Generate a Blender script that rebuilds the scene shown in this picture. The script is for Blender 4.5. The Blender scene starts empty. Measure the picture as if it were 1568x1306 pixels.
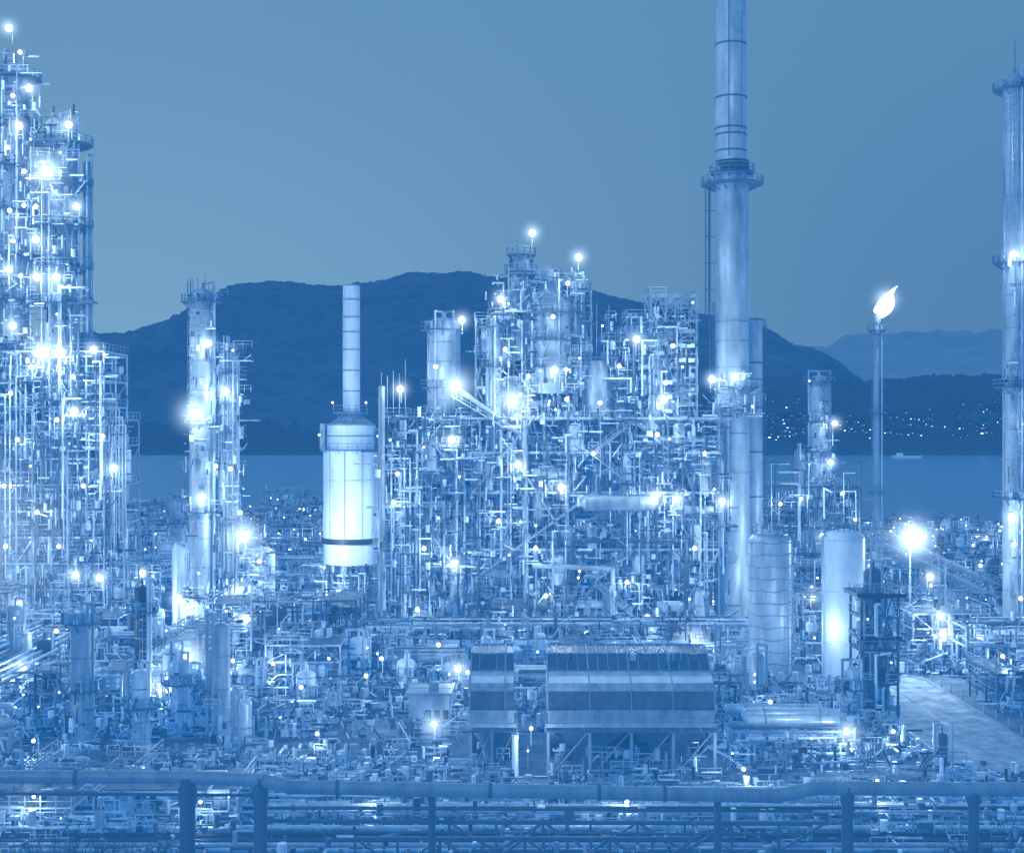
import bpy, math, random
from mathutils import Vector, noise
random.seed(7)
R=random.random
def U(a,b): return a+(b-a)*random.random()
sc=bpy.context.scene
AMB=(0.011,0.090,0.270)  # constant blue self-glow put into surface materials to lift the darks

# ------------------------------------------------------------ materials
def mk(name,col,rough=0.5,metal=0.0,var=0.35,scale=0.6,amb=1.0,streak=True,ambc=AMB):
    m=bpy.data.materials.new(name); m.use_nodes=True
    nt=m.node_tree; b=nt.nodes['Principled BSDF']
    tc=nt.nodes.new('ShaderNodeTexCoord'); mp=nt.nodes.new('ShaderNodeMapping')
    mp.inputs['Scale'].default_value=(scale,scale,scale*(0.25 if streak else 1))
    nz=nt.nodes.new('ShaderNodeTexNoise'); nz.inputs['Scale'].default_value=1.0; nz.inputs['Detail'].default_value=6
    nz.inputs['Roughness'].default_value=0.65
    cr=nt.nodes.new('ShaderNodeValToRGB')
    cr.color_ramp.elements[0].position=0.3; cr.color_ramp.elements[1].position=0.7
    cr.color_ramp.elements[0].color=tuple(c*(1-var) for c in col)+(1,)
    cr.color_ramp.elements[1].color=tuple(min(1,c*(1+var*0.4)) for c in col)+(1,)
    nt.links.new(tc.outputs['Object'],mp.inputs['Vector']); nt.links.new(mp.outputs['Vector'],nz.inputs['Vector'])
    nt.links.new(nz.outputs['Fac'],cr.inputs['Fac']); nt.links.new(cr.outputs['Color'],b.inputs['Base Color'])
    b.inputs['Roughness'].default_value=rough; b.inputs['Metallic'].default_value=metal
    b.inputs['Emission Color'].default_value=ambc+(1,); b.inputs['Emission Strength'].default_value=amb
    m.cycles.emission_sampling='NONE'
    return m
def emis(name,col,s):
    m=bpy.data.materials.new(name); m.use_nodes=True; nt=m.node_tree; nt.nodes.clear()
    e=nt.nodes.new('ShaderNodeEmission'); o=nt.nodes.new('ShaderNodeOutputMaterial')
    e.inputs[0].default_value=col+(1,); e.inputs[1].default_value=s
    nt.links.new(e.outputs[0],o.inputs['Surface']); m.cycles.emission_sampling='NONE'; return m
STEEL,PIPE,DARK,CONC,WHITE,MID,LAMP,PANEL,STACK,WIN=range(10)
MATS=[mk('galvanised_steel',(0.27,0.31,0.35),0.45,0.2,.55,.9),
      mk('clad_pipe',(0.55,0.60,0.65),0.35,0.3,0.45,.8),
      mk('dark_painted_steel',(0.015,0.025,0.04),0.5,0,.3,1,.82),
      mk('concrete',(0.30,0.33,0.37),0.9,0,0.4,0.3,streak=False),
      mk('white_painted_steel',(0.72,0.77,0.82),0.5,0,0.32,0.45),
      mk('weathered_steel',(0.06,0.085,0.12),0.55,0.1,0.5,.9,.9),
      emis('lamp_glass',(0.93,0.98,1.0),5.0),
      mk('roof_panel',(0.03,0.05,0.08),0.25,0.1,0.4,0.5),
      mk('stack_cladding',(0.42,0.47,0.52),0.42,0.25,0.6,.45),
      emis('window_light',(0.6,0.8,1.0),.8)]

# ------------------------------------------------------------ mesh builder
class B:
    def __init__(s): s.v=[];s.f=[];s.m=[];s.s=[]
    def cyl(s,p0,p1,r0,r1=None,n=8,mat=0,cap=False,smooth=True):
        if r1 is None:r1=r0
        p0=Vector(p0);p1=Vector(p1);d=p1-p0
        if d.length<1e-5:return
        d.normalize()
        a=Vector((0,0,1)) if abs(d.z)<0.9 else Vector((1,0,0))
        u=d.cross(a).normalized();w=d.cross(u)
        o=len(s.v); off=math.pi/4 if n==4 else 0
        ring=[]
        for i in range(n):
            t=2*math.pi*i/n+off; ring.append(u*math.cos(t)+w*math.sin(t))
        for q in ring: s.v.append(tuple(p0+q*r0))
        for q in ring: s.v.append(tuple(p1+q*r1))
        for i in range(n):
            j=(i+1)%n; s.f.append((o+i,o+j,o+n+j,o+n+i)); s.m.append(mat); s.s.append(smooth)
        if cap:
            o=len(s.v)
            for q in ring: s.v.append(tuple(p0+q*r0))
            for q in ring: s.v.append(tuple(p1+q*r1))
            s.f.append(tuple(range(o,o+n)));s.m.append(mat);s.s.append(False)
            s.f.append(tuple(range(o+n,o+2*n)));s.m.append(mat);s.s.append(False)
    def beam(s,p0,p1,w,mat=0): s.cyl(p0,p1,w*0.7,n=4,mat=mat,smooth=False)
    def box(s,x0,x1,y0,y1,z0,z1,mat=0):
        o=len(s.v)
        for z in(z0,z1):
            for x,y in((x0,y0),(x1,y0),(x1,y1),(x0,y1)): s.v.append((x,y,z))
        for q in((0,3,2,1),(4,5,6,7),(0,1,5,4),(1,2,6,5),(2,3,7,6),(3,0,4,7)):
            s.f.append(tuple(o+i for i in q));s.m.append(mat);s.s.append(False)
    def lathe(s,x,y,prof,n=24,mat=0,smooth=True):
        for k in range(len(prof)-1):
            (r0,z0),(r1,z1)=prof[k],prof[k+1]
            s.cyl((x,y,z0),(x,y,z1 if abs(z1-z0)>1e-4 else z0+0.02),max(r0,.01),max(r1,.01),n=n,mat=mat,smooth=smooth)
    def smoothlathe(s,x,y,prof,n=28,mat=0):
        o=len(s.v)
        for r,z in prof:
            for i in range(n):
                t=2*math.pi*i/n; s.v.append((x+r*math.cos(t),y+r*math.sin(t),z))
        for k in range(len(prof)-1):
            for i in range(n):
                j=(i+1)%n; a=o+k*n
                s.f.append((a+i,a+j,a+n+j,a+n+i));s.m.append(mat);s.s.append(True)
    def dome(s,x,y,z,r,h,n=20,mat=0):
        s.smoothlathe(x,y,[(r*math.cos(a),z+h*math.sin(a)) for a in [i*math.pi/2/6*0.99 for i in range(7)]],n,mat)
    def ball(s,x,y,z,r,n=8,mat=0):
        s.smoothlathe(x,y,[(r*math.sin(a)+.001,z-r*math.cos(a)) for a in [i*math.pi/6 for i in range(7)]],n,mat)
    def path(s,pts,r,mat=1,n=7):
        for a,b in zip(pts[:-1],pts[1:]): s.cyl(a,b,r,n=n,mat=mat)
        for p in pts[1:-1]: s.ball(p[0],p[1],p[2],r*1.12,6,mat)
    def hvessel(s,p0,p1,r,mat=1,n=16):
        p0=Vector(p0);p1=Vector(p1);d=(p1-p0).normalized()
        s.cyl(p0,p1,r,n=n,mat=mat)
        for p,g in((p0,-1),(p1,1)):
            s.cyl(p,p+d*g*r*.35,r,r*.75,n=n,mat=mat); s.cyl(p+d*g*r*.35,p+d*g*r*.55,r*.75,r*.2,n=n,mat=mat,cap=True)
        for t in(.2,.8):
            q=p0.lerp(p1,t); s.cyl(q-d*.12,q+d*.12,r*1.06,n=n,mat=STEEL,cap=True)
            s.box(q.x-.3,q.x+.3,q.y-.3,q.y+.3,q.z-r-1.0,q.z-r*.8,STEEL)
    def rail(s,pts,h=1.1,mat=0,w=0.09,sp=1.8):
        for a,b in zip(pts[:-1],pts[1:]):
            a=Vector(a);b=Vector(b);L=(b-a).length
            up=Vector((0,0,h))
            s.beam(a+up,b+up,w,mat); s.beam(a+up*.5,b+up*.5,w*.7,mat)
            k=max(1,int(L/sp))
            for i in range(k+1):
                q=a.lerp(b,i/k); s.beam(q,q+up,w,mat)
    def ring(s,x,y,z,ri,ro,n=16,mat=0,rail=True,a0=0,a1=2*math.pi,rm=0):
        pts=[]
        for i in range(n):
            t0=a0+(a1-a0)*i/n;t1=a0+(a1-a0)*(i+1)/n
            o=len(s.v)
            for zz in(z-.12,z+.03):
                for t,rr in((t0,ri),(t1,ri),(t1,ro),(t0,ro)): s.v.append((x+rr*math.cos(t),y+rr*math.sin(t),zz))
            for q in((0,1,2,3),(7,6,5,4),(2,6,7,3),(0,4,5,1)):
                s.f.append(tuple(o+k for k in q));s.m.append(mat);s.s.append(False)
            pts.append((x+ro*math.cos(t0),y+ro*math.sin(t0),z))
            if i%2==0: s.beam((x+ri*math.cos(t0),y+ri*math.sin(t0),z-1.0),(x+ro*.95*math.cos(t0),y+ro*.95*math.sin(t0),z-.1),.12,mat)
        pts.append((x+ro*math.cos(a1),y+ro*math.sin(a1),z))
        if rail: s.rail(pts,1.15,rm,.09,1.5)
    def ladder(s,x,y,z0,z1,mat=0,w=.5,cage=True):
        for dx in(-w/2,w/2): s.beam((x+dx,y,z0),(x+dx,y,z1),.08,mat)
        z=z0
        while z<z1: s.beam((x-w/2,y,z),(x+w/2,y,z),.05,mat); z+=.5
        if cage:
            for dx,dy in((-.4,-.5),(.4,-.5),(0,-.75)): s.beam((x+dx,y+dy,z0+2),(x+dx,y+dy,z1),.05,mat)
            z=z0+2
            while z<z1:
                q=[(x-w/2,y,z),(x-.4,y-.5,z),(x,y-.75,z),(x+.4,y-.5,z),(x+w/2,y,z)]
                for a,b in zip(q[:-1],q[1:]): s.beam(a,b,.06,mat)
                z+=1.2
    def stair(s,p0,p1,mat=0,w=.9):
        p0=Vector(p0);p1=Vector(p1)
        for dy in(0,w):
            o=Vector((0,dy,0)); s.beam(p0+o,p1+o,.2,mat)
            s.rail([p0+o,p1+o],1.05,mat,.08,1.6)
        k=int(abs(p1.z-p0.z)/.3)+1
        for i in range(k):
            q=p0.lerp(p1,i/k); s.box(q.x-.13,q.x+.13,q.y,q.y+w,q.z-.03,q.z+.03,mat)
    def obj(s,name,parent=None):
        me=bpy.data.meshes.new(name); me.from_pydata(s.v,[],s.f)
        for m in MATS: me.materials.append(m)
        me.polygons.foreach_set('material_index',s.m); me.polygons.foreach_set('use_smooth',s.s); me.update()
        o=bpy.data.objects.new(name,me); sc.collection.objects.link(o)
        if parent: o.parent=parent
        return o
def empty(name,loc=(0,0,0)):
    e=bpy.data.objects.new(name,None); sc.collection.objects.link(e); e.empty_display_size=1; return e
CM=(STEEL,STEEL,PIPE,PIPE,MID,MID,DARK,WHITE)
def clutter(b,x0,x1,y0,y1,z0,z1,n,big=1.0):
    for _ in range(n):
        x=U(x0,x1);y=U(y0,y1);z=U(z0,z1);q=R();mm=random.choice(CM)
        if q<.3:
            l=U(.4,2.6)*big; b.cyl((x,y,z),(x+l,y,z),U(.05,.16),n=5,mat=mm)
        elif q<.55:
            l=U(.5,2.8)*big; b.cyl((x,y,z),(x,y,min(z+l,z1)),U(.05,.16),n=5,mat=mm)
        elif q<.62:
            l=U(.5,2)*big; b.cyl((x,y,z),(x,y+l,z),U(.05,.16),n=5,mat=mm,cap=True)
        elif q<.72:
            b.beam((x,y,z),(x+U(-1.8,1.8),y,min(z1,z+U(.8,2))),.12,mm)
        elif q<.84:
            s=U(.15,.55)*big; b.box(x,x+s*U(.6,1.8),y,y+s,z,z+s*U(.6,1.6),mm)
        elif q<.93:
            r=U(.15,.4)*big; h=U(.5,1.5); b.cyl((x,y,z),(x,y,z+h),r,n=8,mat=mm,cap=True)
        else:
            l=U(1.2,3); b.rail([(x,y,z),(x+l,y,z)],1.0,random.choice((STEEL,PIPE)),.07,1.0)

# ------------------------------------------------------------ lamps
def glowmat(name,Rr,peak,pwr=3.5):  # self-glowing volume that imitates the bloom around a lamp
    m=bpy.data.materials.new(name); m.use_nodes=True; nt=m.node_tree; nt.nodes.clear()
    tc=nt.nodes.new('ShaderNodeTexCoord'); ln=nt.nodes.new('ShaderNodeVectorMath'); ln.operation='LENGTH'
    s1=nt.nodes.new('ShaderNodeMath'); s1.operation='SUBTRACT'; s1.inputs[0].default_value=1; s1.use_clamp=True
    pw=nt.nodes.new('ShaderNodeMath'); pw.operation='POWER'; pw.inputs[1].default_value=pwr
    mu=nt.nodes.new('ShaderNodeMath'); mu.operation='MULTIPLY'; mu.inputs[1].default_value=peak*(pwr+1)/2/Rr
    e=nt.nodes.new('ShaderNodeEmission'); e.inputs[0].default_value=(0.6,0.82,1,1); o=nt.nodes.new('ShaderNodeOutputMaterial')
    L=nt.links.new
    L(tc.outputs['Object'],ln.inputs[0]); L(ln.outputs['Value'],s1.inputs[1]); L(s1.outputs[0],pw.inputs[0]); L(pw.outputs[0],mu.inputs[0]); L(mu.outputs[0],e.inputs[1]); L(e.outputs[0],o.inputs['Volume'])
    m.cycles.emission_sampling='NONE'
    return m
GM={}
def sphere_mesh(key,mat):
    b=B(); b.ball(0,0,0,1,16,0); me=bpy.data.meshes.new(key); me.from_pydata(b.v,[],b.f); me.materials.append(mat); return me
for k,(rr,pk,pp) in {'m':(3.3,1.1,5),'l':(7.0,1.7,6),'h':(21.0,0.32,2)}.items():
    GM[k]=(sphere_mesh('halo_glow_'+k,glowmat('halo_glow_'+k,rr,pk,pp)),rr)
NL=0
LCOL=(0.66,0.88,1.0)
def glow(parent,x,y,z,k):
    me,rr=GM[k]; o=bpy.data.objects.new('halo_glow',me); o.location=(x,y,z); o.scale=(rr,)*3
    sc.collection.objects.link(o); o.parent=parent
def light(parent,x,y,z,p):  # some direct calls add fill light with no lamp head
    global NL
    l=bpy.data.lights.new('lamp_or_fill','POINT'); l.energy=p; l.color=LCOL; l.shadow_soft_size=.2
    o=bpy.data.objects.new('lamp_or_fill',l); o.location=(x,y,z); sc.collection.objects.link(o); o.parent=parent; NL+=1
def lamps(parent,lst):
    b=B()
    for x,y,z,k in lst:
        q=min(1,(y/200)**1.3)
        r={'t':.17,'s':.33,'m':.52,'l':.8}[k]*q; p={'t':0,'s':480,'m':950,'l':2300}[k]*(.55+.45*q)
        b.ball(x,y,z,r,10,LAMP)
        b.cyl((x,y+.2,z+r*.9),(x,y+.2,z+r*1.5),r*.9,r*.3,n=8,mat=STEEL,cap=True)
        b.beam((x,y+.2,z+r*1.2),(x,y+1.4,z+r*1.2),.1,STEEL)
        b.beam((x,y+1.4,z+r*1.2),(x,y+1.4,z-2.0),.1,STEEL)
        if p: light(parent,x+U(-.2,.2),y-1.6,z-.3,p)
        if k in 'ml': glow(parent,x,y-.3,z,k)
    b.obj('lamp_heads',parent)

# ------------------------------------------------------------ generators
def column(b,x,y,r,z0,z1,plats=(),mat=PIPE,pr=1.3,bands=5.0,pipe=True,n=24):
    b.cyl((x,y,z0),(x,y,z1),r,n=n,mat=mat); b.dome(x,y,z1,r,r*.55,n,mat)
    b.cyl((x,y,z1+r*.5),(x,y,z1+r*.5+1),r*.14,n=8,mat=mat,cap=True)
    z=z0+bands
    while z<z1: b.cyl((x,y,z-.09),(x,y,z+.09),r*1.035,n=n,mat=STEEL,cap=True); z+=bands
    if pipe:
        for k in range(2):
            t=U(math.pi*1.05,math.pi*1.95); px=x+(r+.45)*math.cos(t);py=y+(r+.45)*math.sin(t)
            b.path([(x,y,z1+r*.5+.9),(px,py,z1+r*.5+.9),(px,py,z0+U(0,4))],.17,random.choice((PIPE,STEEL)))
    zs=[z0]+sorted(plats)
    side=1
    for i,z in enumerate(sorted(plats)):
        b.ring(x,y,z,r,r+pr,16,MID)
        b.ladder(x+side*r*.6,y-r*1.05-.2,zs[i],z+1,STEEL); side=-side
        for _ in range(4):
            t=U(math.pi,2*math.pi); b.cyl((x+r*math.cos(t),y+r*math.sin(t),z+.9),(x+(r+.5)*math.cos(t),y+(r+.5)*math.sin(t),z+.9),.3,n=8,mat=random.choice((PIPE,DARK,STEEL)),cap=True)
            x2=x+(r+pr*.6)*math.cos(t);y2=y+(r+pr*.6)*math.sin(t); b.box(x2-.2,x2+.2,y2-.2,y2+.2,z,z+U(.5,1.5),random.choice(CM))
def frame(b,x0,x1,y0,y1,zs,nx,ny,w=.35,fill=1.0,mats=(STEEL,STEEL,MID,PIPE),brace=.5,rails=True,dens=.9):
    xs=[x0+(x1-x0)*i/nx for i in range(nx+1)]; ys=[y0+(y1-y0)*i/ny for i in range(ny+1)]
    m=random.choice(mats)
    for x in xs:
        for y in ys: b.beam((x,y,zs[0]),(x,y,zs[-1]),w,m)
    for li,z in enumerate(zs[1:],1):
        for y in ys: b.beam((x0,y,z),(x1,y,z),w*.9,m)
        for x in xs: b.beam((x,y0,z),(x,y1,z),w*.9,m)
        zb=zs[li-1]; h=z-zb
        if h>3.5 and R()<.6: b.beam((x0,y0,zb+h*.5),(x1,y0,zb+h*.5),w*.6,m)
        for i in range(nx):
            if R()<.6*fill: b.box(xs[i]+.05,xs[i+1]-.05,y0+.1,y1-.1,z+w*.66,z+w*.66+.06,MID)
            if rails and R()<.8:
                mm=random.choice((STEEL,STEEL,PIPE)); b.rail([(xs[i],y0-.25,z+w*.6),(xs[i+1],y0-.25,z+w*.6)],1.1,mm,.08,1.3)
        if rails:
            b.rail([(x0-.2,y0,z+w*.6),(x0-.2,y1,z+w*.6)]); b.rail([(x1+.2,y0,z+w*.6),(x1+.2,y1,z+w*.6)])
        for i in range(nx):
            yy=random.choice(ys)
            q=R()
            if q<brace*.5: b.beam((xs[i],yy,zb),(xs[i+1],yy,z),w*.6,m)
            elif q<brace: b.beam((xs[i+1],yy,zb),(xs[i],yy,z),w*.6,m)
            elif q<brace*1.5:
                xm=(xs[i]+xs[i+1])/2; b.beam((xs[i],y0,zb),(xm,y0,z),w*.6,m); b.beam((xs[i+1],y0,zb),(xm,y0,z),w*.6,m)
        for i in range(nx):
            a,c=xs[i],xs[i+1]; L=c-a
            for _ in range(int(3*fill+R())):
                yy=U(y0+.3,y1-1); q=R(); mm=random.choice((PIPE,PIPE,WHITE,STEEL,MID,MID,DARK))
                if q<.2:
                    r=min(h*.25,U(.4,1.1)); b.hvessel((a+.4,yy,zb+r+1.2),(c-.4,yy,zb+r+1.2),r,mm,12)
                elif q<.45:
                    r=U(.3,min(1.1,L*.4)); xx=U(a+r,c-r); hh=h*U(.5,.85); b.cyl((xx,yy,zb+.3),(xx,yy,zb+.3+hh),r,n=12,mat=mm); b.dome(xx,yy,zb+.3+hh,r,r*.6,12,mm)
                elif q<.8:
                    r=U(.07,.2); zz=zb+U(.5,h-.5); z2=zb+U(.4,h-.4); xx=U(a,c)
                    b.path([(a-U(0,2),yy,zz),(xx,yy,zz),(xx,yy,z2),(c+U(0,2),yy,z2)],r,mm,6)
                else:
                    r=U(.07,.2); xx=U(a,c); b.path([(xx,y0-.3-U(0,.7),zb-U(0,h)),(xx,y0-.5,z-U(0,1)),(xx+U(-2,2),y0-.5,z-U(0,1)),],r,mm,6)
            if R()<.5*fill:
                bx=U(a,c-.8); b.box(bx,bx+U(.5,1.4),y0+.1,y0+1.2,zb+.4,zb+.4+U(.8,1.8),random.choice((STEEL,PIPE,DARK)))
    A=(x1-x0)*(zs[-1]-zs[0]); clutter(b,x0,x1-1,y0-.6,y0+(y1-y0)*.5,zs[0],zs[-1]-.5,int(A*dens*fill))
def vpipes(b,x0,x1,y,z0,z1,k,rmin=.07,rmax=.2):
    for _ in range(k):
        x=U(x0,x1);a=U(z0,z0+(z1-z0)*.6);c=min(z1,a+U(.15,.7)*(z1-z0));yy=y-U(0,1)
        r=U(rmin,rmax); dx=U(-4,4)
        b.path([(x,yy+2,a),(x,yy,a),(x,yy,c),(x+dx,yy,c),(x+dx,yy+2,c)],r,random.choice((PIPE,PIPE,STEEL,MID,MID)))
def rack(b,x0,x1,y0,y1,levels=(4,6),along='x',np=7,w=.35):
    L=(x1-x0) if along=='x' else (y1-y0); k=max(1,int(L/6))
    for i in range(k+1):
        t=i/k
        if along=='x':
            x=x0+(x1-x0)*t
            for y in(y0,y1): b.beam((x,y,0),(x,y,levels[-1]+.5),w,STEEL)
            for z in levels: b.beam((x,y0,z),(x,y1,z),w,STEEL)
        else:
            y=y0+(y1-y0)*t
            for x in(x0,x1): b.beam((x,y,0),(x,y,levels[-1]+.5),w,STEEL)
            for z in levels: b.beam((x0,y,z),(x1,y,z),w,STEEL)
    for z in levels:
        if along=='x':
            for y in(y0,y1): b.beam((x0,y,z+.1),(x1,y,z+.1),.25,STEEL)
        for j in range(np):
            t=(j+.5)/np; r=U(.08,.24); mm=random.choice((PIPE,STEEL,MID,WHITE,MID))
            if along=='x':
                y=y0+(y1-y0)*t; a=x0+U(0,L*.15); c=x1-U(0,L*.15)
                b.path([(a,y,z-U(2,4) if R()<.5 else z+.3+r),(a,y,z+.3+r),(c,y,z+.3+r),(c,y,z-U(1,3))],r,mm)
            else:
                x=x0+(x1-x0)*t; b.path([(x,y0,z+.3+r),(x,y1,z+.3+r),(x,y1,z-1)],r,mm)

# ================================================================= SKY
w=bpy.data.worlds.new('World'); sc.world=w; w.use_nodes=True; nt=w.node_tree
bg=nt.nodes['Background']; L=nt.links.new
tc=nt.nodes.new('ShaderNodeTexCoord'); sp=nt.nodes.new('ShaderNodeSeparateXYZ'); L(tc.outputs['Generated'],sp.inputs[0])
def mr(src,a,b_,c=0,d=1):
    n=nt.nodes.new('ShaderNodeMapRange'); n.inputs[1].default_value=a;n.inputs[2].default_value=b_;n.inputs[3].default_value=c;n.inputs[4].default_value=d; n.interpolation_type='SMOOTHSTEP'; L(src,n.inputs[0]); return n
fx=mr(sp.outputs['X'],-.30,.42); fz=mr(sp.outputs['Z'],.04,.34)
m1=nt.nodes.new('ShaderNodeMix'); m1.data_type='RGBA'; m1.inputs[6].default_value=(.178,.368,.590,1); m1.inputs[7].default_value=(.082,.226,.442,1)
m2=nt.nodes.new('ShaderNodeMix'); m2.data_type='RGBA'; m2.inputs[6].default_value=(.128,.298,.512,1); m2.inputs[7].default_value=(.104,.262,.480,1)
m3=nt.nodes.new('ShaderNodeMix'); m3.data_type='RGBA'
L(fx.outputs[0],m1.inputs[0]);L(fx.outputs[0],m2.inputs[0]);L(fz.outputs[0],m3.inputs[0]);L(m1.outputs[2],m3.inputs[6]);L(m2.outputs[2],m3.inputs[7])
L(m3.outputs[2],bg.inputs[0]); bg.inputs[1].default_value=1.0

fill_dir=bpy.data.lights.new('form_fill','SUN'); fill_dir.energy=.40; fill_dir.angle=math.radians(12); fill_dir.color=(.7,.88,1)  # added soft fill to give cylinders form; no sun is up
so=bpy.data.objects.new('form_fill',fill_dir); so.rotation_euler=(math.radians(62),0,math.radians(-38)); sc.collection.objects.link(so)

# ================================================================= TERRAIN
def interp(x,pts):
    if x<=pts[0][0]: return pts[0][1]
    for (a,b_),(c,d) in zip(pts[:-1],pts[1:]):
        if x<=c: return b_+(d-b_)*(x-a)/(c-a)
    return pts[-1][1]
def hfield(name,xs,ys,fn,mat):
    v=[(x,y,fn(x,y)) for y in ys for x in xs]; n=len(xs)
    f=[(j*n+i,j*n+i+1,(j+1)*n+i+1,(j+1)*n+i) for j in range(len(ys)-1) for i in range(n-1)]
    me=bpy.data.meshes.new(name); me.from_pydata(v,[],f); me.materials.append(mat)
    me.polygons.foreach_set('use_smooth',[True]*len(f)); o=bpy.data.objects.new(name,me); sc.collection.objects.link(o); return o
def lin(a,b_,n): return [a+(b_-a)*i/(n-1) for i in range(n)]
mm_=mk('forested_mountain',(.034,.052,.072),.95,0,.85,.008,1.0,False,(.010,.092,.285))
mf_=mk('hazy_mountain',(.05,.08,.12),.95,0,.5,.004,1.0,False,(.036,.150,.362))  # distance haze painted in through paler base and emission colour
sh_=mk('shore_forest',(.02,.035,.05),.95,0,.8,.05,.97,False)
ridge=[(-2600,330),(-1900,375),(-1672,400),(-1460,408),(-1260,470),(-1085,575),(-910,590),(-785,578),(-585,590),(-410,622),(-160,632),(-60,618),(290,566),(415,532),(690,482),(965,415),(1040,360),(1140,335),(1250,215),(1500,120),(2600,60)]
def hm(x,y):
    t=(y-1700)/3300; 
    e=interp(x*5000/max(y,1700)*(.6+.4*min(1,t)),ridge) if t<1 else interp(x,ridge)
    s=max(0,min(1,t)); s=s**1.15 if t<=1 else 1
    if t>1: s=max(0,1-(t-1)*.8)
    n=noise.fractal(Vector((x*.0016,y*.0012,0)),1,2,6)
    g=abs(noise.noise(Vector((x*.005+y*.001,y*.0012,2))))
    return -2+e*s+n*50*min(1,s*3)*(1 if t<.8 else .3)-g*60*min(1,s*3)*(1 if t<.8 else .2)+ (noise.noise(Vector((x*.02,y*.02,5)))*8+noise.noise(Vector((x*.06,y*.06,5)))*7 if s>.1 else 0)
hfield('mountain',lin(-2700,2700,700),lin(1700,6200,130),hm,mm_)
ridge2=[(1500,350),(1900,590),(2142,600),(2320,665),(2640,650),(2860,665),(3090,710),(3360,735),(3600,745),(4200,700),(5000,780)]
def hm2(x,y):
    t=(y-6500)/2500; s=max(0,min(1,t)) if t<=1 else max(0,1-(t-1))
    return -2+interp(x,ridge2)*s+noise.fractal(Vector((x*.001,y*.001,9)),1,2,6)*70*s+noise.noise(Vector((x*.008,y*.008,5)))*26*s
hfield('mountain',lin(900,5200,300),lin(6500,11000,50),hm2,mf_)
def hs(x,y):
    t=(y-1640)/450; s=max(0,min(1,t)); s=s*s*(3-2*s)
    k=interp(x,[(-1200,25),(-200,40),(250,85),(400,108),(1500,112)])
    tr=abs(noise.noise(Vector((x*.09,y*.05,3))))*14*min(1,s*5)
    return -2+k*s+tr+noise.noise(Vector((x*.006,y*.006,1)))*14*s
hfield('forested_shore',lin(-1300,1500,900),lin(1640,2250,50),hs,sh_)
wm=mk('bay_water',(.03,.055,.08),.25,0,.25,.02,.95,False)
nt=wm.node_tree; wv=nt.nodes.new('ShaderNodeTexNoise'); wv.inputs['Scale'].default_value=.25; wv.inputs['Detail'].default_value=5
bp=nt.nodes.new('ShaderNodeBump'); bp.inputs['Strength'].default_value=.35; bp.inputs['Distance'].default_value=1.0
tcw=nt.nodes.new('ShaderNodeTexCoord'); nt.links.new(tcw.outputs['Object'],wv.inputs['Vector']); nt.links.new(wv.outputs['Fac'],bp.inputs['Height']); nt.links.new(bp.outputs[0],nt.nodes['Principled BSDF'].inputs['Normal'])
hfield('water',[-20000,20000],[380,20000],lambda x,y:-1.6,wm)
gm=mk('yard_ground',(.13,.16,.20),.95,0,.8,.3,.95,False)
def hg(x,y):
    if y<95: return max(0,33-.36*y)+noise.noise(Vector((x*.1,y*.1,0)))*.5 if y>-20 else 40
    if y>425: return -max(0,(y-425)*.3)
    return 0
hfield('ground',lin(-700,700,60),lin(-60,95,32)+lin(100,425,20)+[432,440],hg,gm)
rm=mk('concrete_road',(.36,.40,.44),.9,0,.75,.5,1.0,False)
hfield('service_road',[45,57],[130,190],lambda x,y:.012,rm)
b=B()
for y in range(130,190,6): b.box(45,57,y-.04,y+.04,.012,.022,MID)
b.box(50.9,51.05,130,190,.013,.021,DARK)
b.box(44.7,45,130,190,0,.14,CONC); b.box(57,57.3,130,190,0,.14,CONC)
for y in range(132,190,4): b.cyl((57.8,y,0),(57.8,y,1.2),.1,n=6,mat=PIPE)
b.rail([(44.2,131,0),(44.2,152,0)],1.1,STEEL,.08)
b.obj('road_kerb')
b=B()
cl=[(U(340,700),1760+abs(random.gauss(0,60))) for _ in range(16)]
for _ in range(330):
    if R()<.8:
        cx,cy=random.choice(cl); x=random.gauss(cx,16); y=cy+random.gauss(0,9)
    else: x=U(330,720); y=U(1750,1900)
    if R()<.05: x=U(-500,300)
    z=hs(x,y)+2; s=random.choice((.2,.25,.35,.5,.9))
    b.box(x-3,x+3,y,y+6,z-4,z+2.6,MID); b.cyl((x-3,y+3,z+2.6),(x+3,y+3,z+2.6),2.6,n=4,mat=DARK,cap=True)
    b.box(x-s*1.6,x+s*1.6,y-.3,y-.02,z,z+U(.4,1.1),LAMP if R()<.25 else WIN)
b.obj('distant_town')
b=B(); b.box(440,470,1500,1512,-1.5,1.5,WHITE); b.box(444,450,1503,1509,1.5,4.5,WHITE); b.box(452,468,1502,1510,1.5,2.5,DARK); b.obj('barge')

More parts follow.
